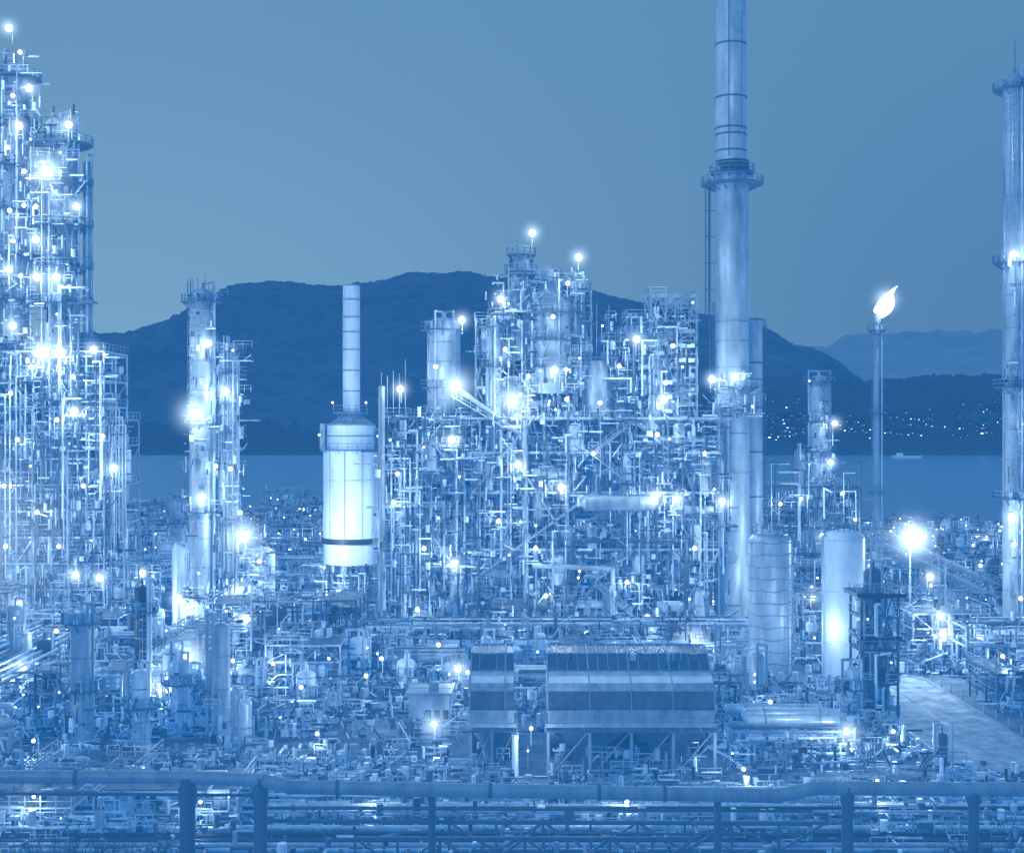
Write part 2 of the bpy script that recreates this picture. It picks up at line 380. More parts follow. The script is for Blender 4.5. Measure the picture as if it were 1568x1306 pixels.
# ================================================================= LEFT DISTILLATION TOWERS
e=empty('distillation_tower'); b=B()
column(b,-70,203,2.5,20,81.5,(25,33,39,45.5,54,59.5,66,72.5,78.8),STEEL,2.2,4)
column(b,-66.3,204,.7,30,76,(48,),STEEL,.8,6)
b.beam((-72.5,200.5,81),(-72.5,200.5,87),.25,STEEL); b.beam((-75.5,200.5,87),(-70.8,200.5,87.6),.3,STEEL)
vpipes(b,-73.5,-66,199.8,30,80,10)
clutter(b,-74.5,-66.5,198.6,200,30,84,300)
for k in range(9): t=k*.7; b.beam((-70+2*math.cos(t),203+2*math.sin(t),81),(-70+2*math.cos(t),203+2*math.sin(t),83.8),.12,STEEL)
b.obj('column_shell',e)
lamps(e,[(-73.2,198,86.2,'m'),(-67.2,198,80.7,'m'),(-70.5,198,73.6,'l'),(-66,198,68.3,'m'),(-72.2,198,68.3,'s'),(-72.2,198,63.3,'m'),(-74.5,198,57.8,'s'),
 (-72,198,57.6,'m'),(-69,198,57.6,'m'),(-71,198,46.2,'l'),(-68.3,198,46.3,'m'),(-74,198,73.6,'s'),(-74,198,68.5,'s'),(-68.5,198,76.5,'t'),(-69,198,52,'t'),(-73,198,78.5,'t')])
e=empty('distillation_tower'); b=B()
column(b,-79,207,2.3,10,92,(40,48,55,62,69,76,83,90),STEEL,1.9,4)
vpipes(b,-80,-75,204,40,90,7); clutter(b,-81,-75.5,202.5,204,35,93,240)
b.obj('column_shell',e)
lamps(e,[(-77.6,201.5,96.4,'m'),(-75.9,201.5,92.7,'s'),(-77,201.5,86,'s'),(-76,201.5,81.3,'m'),(-77.8,201.5,78,'s'),(-77.5,201.5,68.3,'s'),(-77,201.5,63.6,'s'),(-77.6,201.5,59.2,'m'),(-77,201.5,50.5,'m')])
e=empty('distillation_unit_frame'); b=B()
frame(b,-84,-62.5,200,212,[0,6,10,14,18,22,26,30,34,38,42,46.5],8,2,.24,1.0)
frame(b,-64,-60,202,210,[0,8,14,20,26,32,36],2,1,.24,.8)
vpipes(b,-80,-61,199.5,8,46,26); clutter(b,-80,-61,198.5,200,5,46,500)
for k in range(5):
    x=-62.5+k*.5; b.path([(x-4,199.5,40-k*1.2),(x+1.5,199.5,40-k*1.2),(x+1.5,199.5,18)],.13,STEEL)
b.obj('steelwork',e)
lamps(e,[(-63.4,198,46.6,'m'),(-70.9,198,46.3,'s'),(-66.5,198,42.5,'s'),(-66.3,198,37.3,'m'),(-60.3,198,28.7,'m'),(-76,198,40,'s'),(-73,198,44,'s'),(-75,198,33,'s'),(-69,198,36,'s'),
 (-77,198,26,'s'),(-72,198,22,'s'),(-65,198,26,'s'),(-62,198,33.5,'s'),(-63.5,190,13.4,'m'),(-60,190,13,'m'),(-68,180,10.5,'m'),(-73,198,29,'t'),(-76,196,17,'s'),(-68,196,17,'s')])
glow(e,-77,188,19,'h')  # big self-glowing ball added to imitate the bright haze

# ================================================================= TWIN COLUMNS
e=empty('fractionating_column'); b=B()
column(b,-47.4,200,1.95,0,55,(9,22,35.5,54),STACK,1.2,4.5)
b.box(-49.5,-45.3,198,202,-.1,1.2,CONC)
for k in range(10): x=U(-49.5,-45.5); b.beam((x,198.5,54),(x,198.5,55.5+U(.5,2.8)),.12,STEEL)
clutter(b,-50,-45.5,197.2,198,2,55,90)
b.obj('column_shell',e)
lamps(e,[(-45.6,196,47.5,'m'),(-47.6,196,36.9,'l'),(-46.5,196,24.4,'m'),(-48.6,196,8,'s'),(-47,196,13,'t')])
e=empty('fractionating_column'); b=B()
column(b,-43.6,201,1.6,3,47,(12,20,28.5,34,38.5,43,46.5),STACK,1.1,4)
vpipes(b,-42.5,-41.5,199,5,45,5,.08,.14); clutter(b,-45.5,-40.9,198.2,199.5,4,47,150)
b.obj('column_shell',e)
lamps(e,[(-43.3,197.5,40.4,'m'),(-44.8,197.5,29,'s'),(-42.6,197.5,28.6,'s'),(-39.6,193,18.9,'l'),(-42.2,197.5,46.5,'t'),(-41,197,22,'s')])
e=empty('settler_vessel'); b=B()
b.cyl((-39.6,205,2),(-39.6,205,15),2.4,n=20,mat=WHITE); b.dome(-39.6,205,15,2.4,1.2,20,WHITE)
for z in(4,8,12): b.ring(-39.6,205,z,2.4,3.3,14,STEEL)
b.cyl((-51.2,203,1),(-51.2,203,16),1.6,n=18,mat=WHITE);b.dome(-51.2,203,16,1.6,.9,18,WHITE); b.box(-52,-37,202,208,-.1,2,CONC)
b.path([(-51.2,203,17),(-51.2,199,17),(-51.2,199,3)],.3,PIPE); clutter(b,-43,-37,200,202,2,20,130)
b.obj('vessel_shell',e)
lamps(e,[(-41.2,199,10,'m'),(-50.6,198,9,'m'),(-38,199,5,'s'),(-38.5,199,14.5,'s')])
light(e,-40,196,7,2500); light(e,-51,196,7,2000)

# ================================================================= WHITE FURNACE
e=empty('process_furnace'); b=B(); X=-27.3; Y=222
b.lathe(X,Y,[(1.48,36.5),(1.45,59)],24,WHITE)
for z in (41,44.5,48,51,53.5,56.5,58.9): b.cyl((X,Y,z-.12),(X,Y,z+.12),1.56,n=24,mat=STEEL,cap=True)
b.lathe(X,Y,[(1.6,37.6),(1.7,37.0),(3.9,35.4)],28,STEEL)
b.cyl((X,Y,31.2),(X,Y,35.4),4.1,n=28,mat=WHITE,cap=True)
for z in(35.3,33.4): b.cyl((X,Y,z-.12),(X,Y,z+.12),4.22,n=28,mat=STEEL,cap=True)
b.ring(X,Y,37.4,1.7,2.9,16,STEEL); b.ring(X,Y,31,4.2,5.4,20,STEEL)
b.cyl((X,Y,16.2),(X,Y,31),4.7,n=32,mat=WHITE,cap=True)
b.cyl((X,Y,15.3),(X,Y,16.2),5.1,n=32,mat=DARK,cap=True)
b.cyl((X,Y,11.8),(X,Y,15.3),4.7,n=32,mat=WHITE,cap=True)
for i in range(10):
    t=2*math.pi*i/10+.2; b.beam((X+4.72*math.cos(t),Y+4.72*math.sin(t),16.2),(X+4.72*math.cos(t),Y+4.72*math.sin(t),31),.14,STEEL)
    b.beam((X+4.2*math.cos(t),Y+4.2*math.sin(t),0),(X+4.2*math.cos(t),Y+4.2*math.sin(t),12),.45,STEEL)
b.cyl((X,Y,25.9),(X,Y,26.1),4.78,n=32,mat=PIPE,cap=True)
b.lathe(X-1.2,Y-4,[(.5,8.6),(1.9,8),(1.9,6.8),(.7,5),(.7,2)],20,PIPE)
b.ladder(X+4.4,Y-3,0,31,STEEL); b.box(X-5.2,X-4.4,Y-1,Y+1,31,35.5,STEEL); b.box(X+4.4,X+5.2,Y-1,Y+1,31,34.5,STEEL)
for i in range(16): t=2*math.pi*i/16; b.cyl((X+3.2*math.cos(t),Y+3.2*math.sin(t),9.8),(X+3.2*math.cos(t),Y+3.2*math.sin(t),11.8),.35,n=8,mat=random.choice(CM))
clutter(b,X-5,X+4,Y-5.2,Y-4,.5,11,160); vpipes(b,X-5,X+4.5,Y-5.5,1,12,14,.08,.18)
b.obj('furnace_shell',e)
light(e,X-5,Y-13,17,5200); light(e,X+6,Y-12,20,3200); light(e,X-5,Y-12,32,1500); light(e,X+4,Y-14,44,1300); light(e,X-2,Y-9,7,900)  # floods added to whiten the furnace body, no fixtures modelled
lamps(e,[(X-4.9,Y-4,33.6,'t'),(X+4.9,Y-4,33.4,'t'),(X-2.8,Y-3,39,'t'),(X+2.8,Y-3,39,'t')])

# ================================================================= CENTRAL CRACKING UNIT
e=empty('catalytic_cracking_unit'); b=B()
frame(b,-19.8,-6,196,208,[0,5,9,14,18,23,28,32,36.5],6,2,.24,1.0,(STEEL,))
frame(b,-6,12,196,212,[0,6,11,16.5,21,25,31,36],5,2,.36,1.25,(STEEL,))
frame(b,12,31,196,212,[0,6,11,16.5,21,25,31,36],5,2,.36,1.25,(STEEL,))
b.obj('lower_steelwork',e); b=B()
frame(b,-5.5,-.5,198,209,[36,41,46,51],2,1,.26,1.1,(STEEL,),dens=.8)
frame(b,-.5,7,198,209,[36,41,46,51,54,57.5],3,1,.26,1.1,(STEEL,),dens=.8)
frame(b,7,12,198,209,[36,41,46,51,55.5],2,1,.26,1.1,(STEEL,),dens=.8)
frame(b,14,17.5,199,208,[36,40,44,48],2,1,.24,1.2,(STEEL,))
frame(b,17.5,22,199,208,[36,40,44,48,51.5],2,1,.24,1.2,(STEEL,))
frame(b,21,28,198,206,[36,40,44,48,51,54.8],3,1,.34,.6,(STEEL,),dens=.5)
b.beam((20,198,54.8),(28,198,54.8),.6,STEEL); b.beam((20,198,54.8),(21.5,198,51),.3,STEEL)
b.obj('upper_steelwork',e); b=B()
b.smoothlathe(6,199.8,[(3.2,40),(3.2,47),(3.9,49),(3.9,52),(3.0,54.5),(1.5,56.5),(1.2,58.5)],28,STEEL)
for z in(48,52.2): b.ring(6,199.8,z,3.6,5.0,20,MID)
b.ring(6,199.8,44,3.2,4.4,20,MID)
b.cyl((1.4,200,45),(1.4,200,61),1.6,n=20,mat=STEEL); b.dome(1.4,200,61,1.6,.7,20,STEEL)
b.ring(1.4,200,58.6,1.5,2.5,14,MID); b.ring(1.4,200,61.2,1.3,2.2,14,MID)
b.box(-.4,3.2,199,203,59.8,60.4,DARK)
for z0 in range(3): b.box(3+z0*1.6,4.4+z0*1.6,200,203,57.5,60-z0*.5,random.choice((MID,STEEL)))
column(b,10,201,1.2,46,57,(53,56),STACK,1,3)
column(b,-10.6,203,2.6,33,50.5,(37,41,50),STACK,1.0,3)
for k in range(9): x=U(-13,-8); b.beam((x,200.5,50),(x,200.5,51.2+U(0,1.3)),.1,STEEL)
column(b,-2.8,197.5,1.2,26,50,(44,50),STACK,.9,4)
column(b,22,198.5,1.2,20,44,(30,40),STACK,.9,4)
b.smoothlathe(16.5,202,[(2.0,36),(2.0,42),(1,44.5),(.6,50)],20,STEEL)
b.smoothlathe(13,198.8,[(1.2,25),(1.2,33),(2.0,36),(2.0,42),(1.2,45)],20,STEEL)
for k in range(16): x=U(-5,27); b.beam((x,198,44),(x,198,52+U(0,5.5) if x<12 else 50+U(0,4)),.11,STEEL)
b.obj('reactor_vessels',e); b=B()
b.cyl((-8.5,195,41),(1,195,34),.35,n=14,mat=STEEL,cap=True)
b.stair((-9,194.4,39.5),(-.5,194.4,34.5),STEEL)
b.hvessel((11,194.8,23.6),(21,194.8,23.6),1.25,STEEL,20)
b.hvessel((-3,195.2,8.5),(5,195.2,8.5),1.1,MID,20)
for (x,z,r,h) in [(-16.5,18.4,.8,3.8),(-12,28.4,.9,3.2),(-8.3,9.4,1.0,4),(-14,5.4,1.0,3.2),(-3.5,25.4,.8,4.2),(4,21.3,1.0,3.3),(9.5,31.4,1.0,3.6),(7,11.4,1.1,3.8),(14.5,6.4,1.1,4),(19,11.4,1.0,4),(27.5,16.9,.9,3),(29,25.4,.9,4),(25,31.4,.9,3.6),(17,25.6,.9,4.5),(12,16.8,.8,3.4),(28,6.4,1.1,3.8),(-1,.2,1.3,4.5),(21,.2,1.3,4.4)]:
    mm=random.choice((PIPE,STACK,STEEL,STEEL)); b.cyl((x,195.6,z),(x,195.6,z+h),r,n=16,mat=mm); b.dome(x,195.6,z+h,r,r*.6,16,mm); b.cyl((x,195.6,z+h*.5-.1),(x,195.6,z+h*.5+.1),r*1.07,n=16,mat=STEEL,cap=True)
    b.path([(x,195.6,z+h+r*.5),(x,195.6,z+h+r+.3),(x+U(-3,3),195.6,z+h+r+.3)],.13,PIPE)
for (x0,x1,z,r) in [(-18,-13,10.5,.8),(-12,-7.5,20,.7),(-4,1,13,.8),(3,8,28,.8),(13,18,33,.7),(22,28,8,.9),(24,30,22.5,.7),(10,15,8.5,.7),(-11,-7,34.2,.6)]:
    b.hvessel((x0,195.6,z),(x1,195.6,z),r,random.choice((STEEL,STACK,MID)),14)
for z,a,c in ((36.3,-6,31),(31.2,-6,31),(25.2,-6,31),(16.7,-6,31),(32.2,-20,-6),(23.2,-20,-6),(14.2,-20,-6)):
    b.box(a,c,195.0,195.3,z-.26,z+.1,STACK)
b.path([(-19.4,194.5,41),(-19.4,194.5,5.2),(-4.5,194.5,4.8),(-4.5,194.5,1)],.5,STEEL,12)
b.path([(-16,195.2,36),(-16,195.2,6)],.28,PIPE,10)
b.path([(2,194.6,36),(2,194.6,3)],.36,STEEL,12)
b.path([(3,194.5,14.3),(15,194.5,13.8),(15,194.5,4)],.38,STACK,12)
b.path([(17,195.2,20),(17,195.2,30),(22,195.2,33),(29,195.2,33)],.34,STEEL,12)
b.path([(9,194.8,5),(9,194.8,18),(26,194.8,18),(26,194.8,3)],.4,MID,12)
for k in range(5):
    x=-19.6+k*.9; b.beam((x,196,36),(x,196,40+U(0,6)),.14,STEEL)
vpipes(b,-20,-7,195.3,2,36,46,.07,.2); vpipes(b,-6,31,195.3,2,36,50,.08,.22)
vpipes(b,-3.5,11.5,197.2,38,57,12,.08,.18); vpipes(b,14,28,197.2,37,50,12,.08,.18)
for k in range(7): b.stair((12+k%2*6,194.2,2+k*4.8),(18-k%2*6,194.2,6.8+k*4.8),STEEL)
for k in range(4): b.stair((-12+k%2*5,194.4,5+k*7),(-7-k%2*5,194.4,12+k*7),STEEL)
for i in range(12): b.box(21.2+i%2*3.4,24.2+i%2*3.4,197.3,197.5,37+i*1.1,37.6+i*1.1,WHITE if R()<.4 else STEEL)
for a,c in (((-6,12),(12,25)),((12,12),(0,31)),((12,31),(18,36)),((24,31),(18,36)),((-6,25),(3,36)),((24,6),(31,16.5)),((31,6),(24,16.5)),((3,0),(12,11))):
    b.beam((a[0],194.8,a[1]),(c[0],194.8,c[1]),.38,STEEL)
clutter(b,-20,-6,193.8,195.8,1,37,650); clutter(b,-6,30,193.8,195.8,1,37,1550); clutter(b,-4,11,195.6,198,36,58,330); clutter(b,14,27,196.5,198,36,52,280)
b.obj('process_piping',e)
C=[(3.1,198,64.3,'m'),(10.1,198,60.6,'m'),(-1.7,195.5,54,'m'),(8.3,194.5,56.3,'s'),(-7.6,198,51.1,'m'),(18.6,195,48,'m'),(-8.3,192.5,41,'l'),(.1,193,38.8,'l'),(6.3,193,43.3,'m'),(8,193,43.4,'s'),
 (2.4,193,42.4,'s'),(22.8,194,41.5,'s'),(22.6,194,39,'m'),(8.1,193,39,'s'),(13,193,38.5,'s'),(29.7,194,42,'m'),(-8.9,193,33,'m'),(.9,193,29.3,'m'),(7.3,193,26,'m'),(21,192.5,24.8,'m'),(24.4,193,24.3,'m'),
 (-8.5,193,14.8,'m'),(25.7,185,4.3,'l'),(-16.5,193,40.5,'m'),(-17.5,193,23.8,'s'),(6.1,194,51.3,'s'),(-16.9,193,28,'s'),(-13,193,17,'s'),(3.5,193,17,'s'),(12,193,31,'s'),(17,193,12,'s'),(27,193,17,'s'),(5,193,10,'s'),
 (-2,193,21,'s'),(11,193,4.5,'s'),(-14,193,8,'s'),(21.5,193,33.8,'s'),(28.5,193,31,'s'),(16,195,44,'s'),(-1,195,46.5,'s'),(27,195,53.5,'t'),(24,195,47,'s'),(13.5,195,50,'t'),(-11.5,197,44,'s'),(20,193,7,'s'),(-1,193,6,'s'),(-18,193,33,'t')]
C+=[(U(-19,30),193,U(2,35),'t') for _ in range(12)]+[(U(-3,26),195,U(37,50),'t') for _ in range(6)]
lamps(e,C)

# ================================================================= MAIN CHIMNEY
e=empty('refinery_chimney'); b=B(); X=33.7;Y=200
b.lathe(X,Y,[(2.75,0),(2.6,40),(2.55,72)],36,STACK)
b.lathe(X-.2,Y,[(2.55,72),(2.4,76),(2.35,84),(2.3,112)],36,STACK)
b.cyl((X,Y,73.5),(X,Y,75.5),2.62,n=36,mat=DARK)
for z in (4,8,13,18,23,28,34,39,44,48,51,77,79.5,80.5,85.2,93.3,101): b.cyl((X-(.2 if z>72 else 0),Y,z-.12),(X-(.2 if z>72 else 0),Y,z+.12),2.66 if z<72 else 2.45,n=36,mat=MID if z>72 else STEEL,cap=True)
b.beam((X-.9,Y-2.45,76),(X-.9,Y-2.4,100),.1,MID); b.beam((X+1.1,Y-2.3,80),(X+1.1,Y-2.3,98),.1,MID)
b.ring(X,Y,72,2.5,4.7,24,MID); b.ring(X,Y,73.8,2.5,3.4,20,MID)
b.ring(X,Y,41,2.7,4.1,20,MID); b.ring(X,Y,37.5,2.7,3.8,20,MID)
b.ladder(X-3.9,Y-.6,50,71.5,MID); b.ladder(X-3.2,Y-.6,41,54,MID); b.beam((X-3.4,Y,54),(X-3.4,Y,73),.2,MID)
for z in range(52,72,4): b.beam((X-4,Y,z),(X-2.4,Y,z),.1,MID)
b.cyl((X-.6,Y-2.9,27.5),(X-.6,Y-2.3,27.5),.9,n=20,mat=STEEL,cap=True); b.cyl((X-.6,Y-2.95,15.2),(X-.6,Y-2.3,15.2),1.0,n=20,mat=STEEL,cap=True)
vpipes(b,X-3.5,X-1,196.5,2,38,8,.1,.2); clutter(b,X-3.5,X-1,196,197,2,40,70); clutter(b,X-4,X+3,195.8,196.8,36,43,60)
b.obj('chimney_shell',e)
lamps(e,[(33.3,195,42.4,'m'),(31,194.5,42,'t'),(31.2,194,23.9,'m'),(36,195.5,38,'t')])
light(e,X-9,Y-14,60,1300); light(e,X-1,Y-14,88,1200); light(e,X+4,Y-9,12,1000)
e=empty('exhaust_stack'); b=B(); b.lathe(38,206,[(1.55,0),(1.5,52)],20,STACK)
for z in(51.8,45,38,31,24): b.cyl((38,206,z-.1),(38,206,z+.1),1.62,n=20,mat=MID,cap=True)
b.ladder(39.6,206,20,52,MID); b.obj('stack_shell',e)

# ================================================================= TANKS
e=empty('insulated_storage_tank'); b=B(); X=35.2;Y=178
b.cyl((X,Y,0),(X,Y,19.6),2.9,n=40,mat=STACK)
z=1.5
while z<19.5:
    for i in range(20):
        t=2*math.pi*i/20; t2=2*math.pi*(i+1)/20; h1=z+.12*math.sin(t*5+z); h2=z+.12*math.sin(t2*5+z)
        b.cyl((X+2.93*math.cos(t),Y+2.93*math.sin(t),h1),(X+2.93*math.cos(t2),Y+2.93*math.sin(t2),h2),.1,n=6,mat=STEEL)
    z+=1.62
b.smoothlathe(X,Y,[(2.9,19.6),(2.3,20.3),(1.3,20.8),(.05,21)],40,STACK); b.ring(X,Y,20.4,1.2,2.4,14,STEEL); b.ladder(X+2.2,Y-2.4,0,20,STEEL); b.cyl((X,Y,20.5),(X,Y,21.6),.3,n=8,mat=PIPE,cap=True)
b.obj('tank_shell',e)
lamps(e,[(29.7,150,3.4,'s'),(34,171,2.5,'t')]); light(e,X+6,Y-6,8,600)
e=empty('storage_tank'); b=B(); X=44.7;Y=176
b.cyl((X,Y,0),(X,Y,20),2.75,n=36,mat=WHITE); b.dome(X,Y,20,2.75,1.2,36,WHITE); b.ring(X,Y,20.8,1.0,1.7,14,STEEL)
for z in(6,13,19.8): b.cyl((X,Y,z-.05),(X,Y,z+.05),2.79,n=36,mat=PIPE,cap=True)
b.path([(X-2.2,Y,20.5),(X-3.1,Y-1,20.3),(X-3.1,Y-1,1)],.15,PIPE); b.box(X-3.2,X+3.2,Y-3,Y+3,-.1,.4,CONC); b.obj('tank_shell',e)
light(e,X-8,Y-10,12,1000)

e=empty('platform_tower'); b=B()
frame(b,42,46.4,157,162,[0,4,8,12,14.5],3,1,.26,1.3,(DARK,MID)); b.box(41.3,47.2,156.3,162.6,14.5,15,DARK); b.box(41.8,46.8,156.6,162.4,9.4,9.9,DARK)
b.rail([(41.3,156.3,15),(47.2,156.3,15)],1.1,STEEL); column(b,44,159,1.2,1,17.2,(),MID,pipe=True); b.obj('steelwork',e)
lamps(e,[(45,155,7,'t'),(39.4,135,3.5,'s'),(42.5,156,12,'t')])

# ================================================================= RIGHT SIDE
e=empty('stripper_column'); b=B()
column(b,60.6,258,2.0,8,44,(16,24,30,36,43.5),STACK,1.3,5); column(b,57,258,1.2,5,30,(20,),STEEL,1,4)
frame(b,50,68,255,264,[0,5,10,15,19,23],6,1,.26,1.2); vpipes(b,50,68,254,8,28,20); clutter(b,58,63,254.5,256,23,40,80)
b.obj('column_shell',e)
lamps(e,[(62.5,253,35.6,'m'),(61.7,253,28,'m'),(57.6,253,43.8,'t'),(56,253,21,'s'),(64,253,22,'s'),(52,253,20,'s'),(66.5,253,17,'s'),(60,253,14,'s'),(53,252,12,'s'),(49.5,235,11,'s'),(49.5,215,7,'m'),(50,200,9,'s')])
e=empty('flare_stack'); b=B(); X=83.7;Y=300
b.lathe(X,Y,[(.9,0),(.7,30),(.6,58),(1.0,59),(1.1,61)],16,STACK); b.ring(X,Y,57,.8,2.1,12,MID); b.path([(X+1.1,Y-.6,0),(X+1.1,Y-.6,58)],.2,PIPE); b.ladder(X-1,Y-.9,0,57,STEEL)
for z in(20,38): b.ring(X,Y,z,.9,1.8,10,MID)
b.obj('stack_shell',e)
b=B(); P=[]
for i in range(13):
    t=i/12; P.append((X+.3+t*4.6+.4*math.sin(t*6),Y,60.8+t*6.4,(.9+1.0*math.sin(math.pi*min(1,t*1.1+.12)))*(1-t**2.5)+.05))
for a,c in zip(P[:-1],P[1:]): b.cyl(a[:3],c[:3],a[3],c[3],n=14,mat=LAMP)
b.obj('flame',e); light(e,X+2,Y-4,63,3500); glow(e,X+2,Y-1,64,'l')
e=empty('lamp_mast'); b=B(); b.cyl((57.9,190,0),(57.9,190,18.5),.22,.14,n=8,mat=STEEL); b.beam((56.9,190,18.3),(58.9,190,18.3),.15,STEEL); b.obj('mast',e)
lamps(e,[(57.9,188.8,18.9,'l')]); glow(e,57.9,188,18.9,'l'); light(e,57.9,185,18,8000)
e=empty('absorber_column'); b=B()
column(b,76.8,200,1.6,5,88,(24,41,60,86.5),STACK,1.4,5); column(b,81,202,1.8,5,92,(30,60,87),STACK,1.3,5)
for z in range(10,50,3): b.cyl((76.8,198.3,z),(76.8,198.2,z),.5,n=8,mat=PIPE,cap=True)
b.beam((77,200,88),(77,200,94),.2,STEEL); b.beam((74.8,198.5,20),(74.8,198.5,86),.25,STEEL)
clutter(b,75,78.5,197.5,198.4,8,62,80)
b.obj('column_shell',e)
lamps(e,[(75.2,196,60.8,'m'),(77.5,196,61.5,'m'),(75,196,21.5,'m'),(75.3,196,17.3,'s'),(77.5,196,46,'t'),(77.5,196,36,'s')])
light(e,72,190,78,1500)  # light added for bright strips on the shell, no fixture
e=empty('pipe_bridge'); b=B()
for k in range(7):
    y=205+k*3
    b.beam((58,y,19-k*.3),(77,y,10),.24,STEEL); b.beam((58,y,17-k*.3),(77,y,8),.18,STEEL)
    for i in range(8):
        t=i/8; x=58+19*t; b.beam((x,y,(17-k*.3)*(1-t)+8*t),(x+2.2,y,(19-k*.3)*(1-t)+10*t-1),.12,STEEL)
    b.beam((58,y,0),(58,y,19),.24,STEEL); b.beam((68,y,0),(68,y,14),.24,STEEL)
b.obj('trusses',e)
lamps(e,[(59,180,8.9,'m'),(66,185,7.5,'s'),(72,180,6,'s'),(64,200,12,'m'),(74,190,10,'s')])

# ================================================================= FRONT AIR COOLER HOUSES
def house(x0,x1,y0,depth,name,nb):
    e=empty(name); b=B()
    prof=[(y0,5.3),(y0,6.6),(y0+.02,6.65),(y0+.12,7.7),(y0+.4,8.6),(y0+1.0,9.3),(y0+1.9,9.8),(y0+2.9,10.1),(y0+depth*.65,11.5),(y0+depth,12.0),(y0+depth,5.3)]
    mats=[STEEL,DARK,MID,MID,STEEL,WHITE,STACK,PANEL,PANEL,STEEL]  # paler facets paint the highlight along the barrel curve
    for (p,q),m in zip(zip(prof[:-1],prof[1:]),mats):
        o=len(b.v)
        b.v+= [(x0,p[0],p[1]),(x1,p[0],p[1]),(x1,q[0],q[1]),(x0,q[0],q[1])]; b.f.append((o,o+1,o+2,o+3)); b.m.append(m); b.s.append(False)
    for x in(x0+.001,x1-.001):
        o=len(b.v); b.v+=[(x,p[0],p[1]) for p in prof]; b.f.append(tuple(range(o,o+len(prof)))); b.m.append(STEEL); b.s.append(False)
    for i in range(nb+1):
        x=x0+(x1-x0)*i/nb
        for p,q in zip(prof[7:-2],prof[8:-1]): b.beam((x,p[0]-.03,p[1]+.05),(x,q[0]-.03,q[1]+.05),.07 if i%4 else .16,STEEL)
        if i%4==0:
            for p,q in zip(prof[1:7],prof[2:8]): b.beam((x,p[0]-.03,p[1]+.05),(x,q[0]-.03,q[1]+.05),.10,STEEL)
    for k in(7,8,9): b.beam((x0,prof[k][0],prof[k][1]+.06),(x1,prof[k][0],prof[k][1]+.06),.10,STEEL)
    b.box(x0-.2,x1+.2,y0-.25,y0-.02,5.1,5.45,PIPE); b.box(x0-.2,x1+.2,y0-.2,y0-.02,6.6,6.8,STEEL)
    b.box(x0-.4,x1+.4,y0-1.3,y0+depth,4.85,5.0,MID); b.rail([(x0-.3,y0-1.3,5.0),(x1+.3,y0-1.3,5.0)],1.1,STEEL,.06)
    for _ in range(int((x1-x0)*.5)):
        x=U(x0,x1-1.5); b.box(x,x+U(.4,1.2),y0+3.6,y0+4.2,11.1,11.75,random.choice((MID,STEEL)))
    k=max(2,int((x1-x0)/4))
    for i in range(k+1):
        x=x0+(x1-x0)*i/k
        for y in(y0,y0+depth): b.beam((x,y,0),(x,y,5),.3,STEEL)
        if i<k:
            xn=x0+(x1-x0)*(i+1)/k
            b.beam((x,y0+.1,0),(xn,y0+.1,4.8),.12,STEEL)
    n=max(1,int((x1-x0)/8))
    for i in range(n):
        c=x0+(x1-x0)*(i+.5)/n; rr=min(3.6,(x1-x0)/n/2-.2)
        b.smoothlathe(c,y0+depth*.5,[(rr,4.8),(rr*.98,3.6),(rr*.6,2.6),(rr*.45,1.2),(rr*.7,.3)],24,MID)
    b.box(x0,x1,y0+depth-.3,y0+depth-.1,0,4.8,DARK)
    clutter(b,x0,x1-1,y0,y0+depth*.8,.2,2.2,int((x1-x0)*6)); clutter(b,x0,x1-1,y0-2.5,y0-1.2,.1,1.3,int((x1-x0)*6))
    b.rail([(x0,y0-1,0.0),(x1,y0-1,0.0)],1.1,STEEL,.08)
    b.obj('house_shell',e); return e
e1=house(3.6,20.2,130,8,'air_cooler_house',16); lamps(e1,[(21.6,128,3,'t')]); light(e1,6,127,17,500); light(e1,15,127,17,220); light(e1,3,126,2.5,200);light(e1,20,126,2.5,200); light(e1,4.5,137,3,120); light(e1,19.3,137,3,120)  # bare lights added in front to raise the roof highlight
e2=house(-4.2,.2,130,8,'air_cooler_house',5); light(e2,-2,127,16,100)  # front fill added here too, without a fixture
lamps(e2,[(1.9,129,5.2,'s'),(-8.0,134,4.5,'m'),(-6.2,150,7.2,'m'),(1.6,131,2.5,'t')])
b=B(); b.cyl((.3,128.6,0),(.3,128.6,4.7),.32,n=12,mat=WHITE); b.path([(.3,128.6,4.5),(.3,132,4.6)],.3,WHITE); b.obj('standpipe')
b=B()
b.box(-11.2,-6.8,142,147,0,5.8,STACK); b.box(-11.5,-6.5,141.7,147.3,5.8,6.1,STEEL); b.box(-10.9,-9.9,141.93,141.98,.1,2.2,DARK)
for i in range(3): b.box(-9.4+i*.95,-8.8+i*.95,141.93,141.98,3.2,4.2,DARK)
b.box(-9,-8,143,144.5,6.1,6.9,STEEL); b.rail([(-11.5,141.7,6.1),(-6.5,141.7,6.1)]); clutter(b,-12,-7,140,141.5,.1,3.5,60); b.obj('control_building')

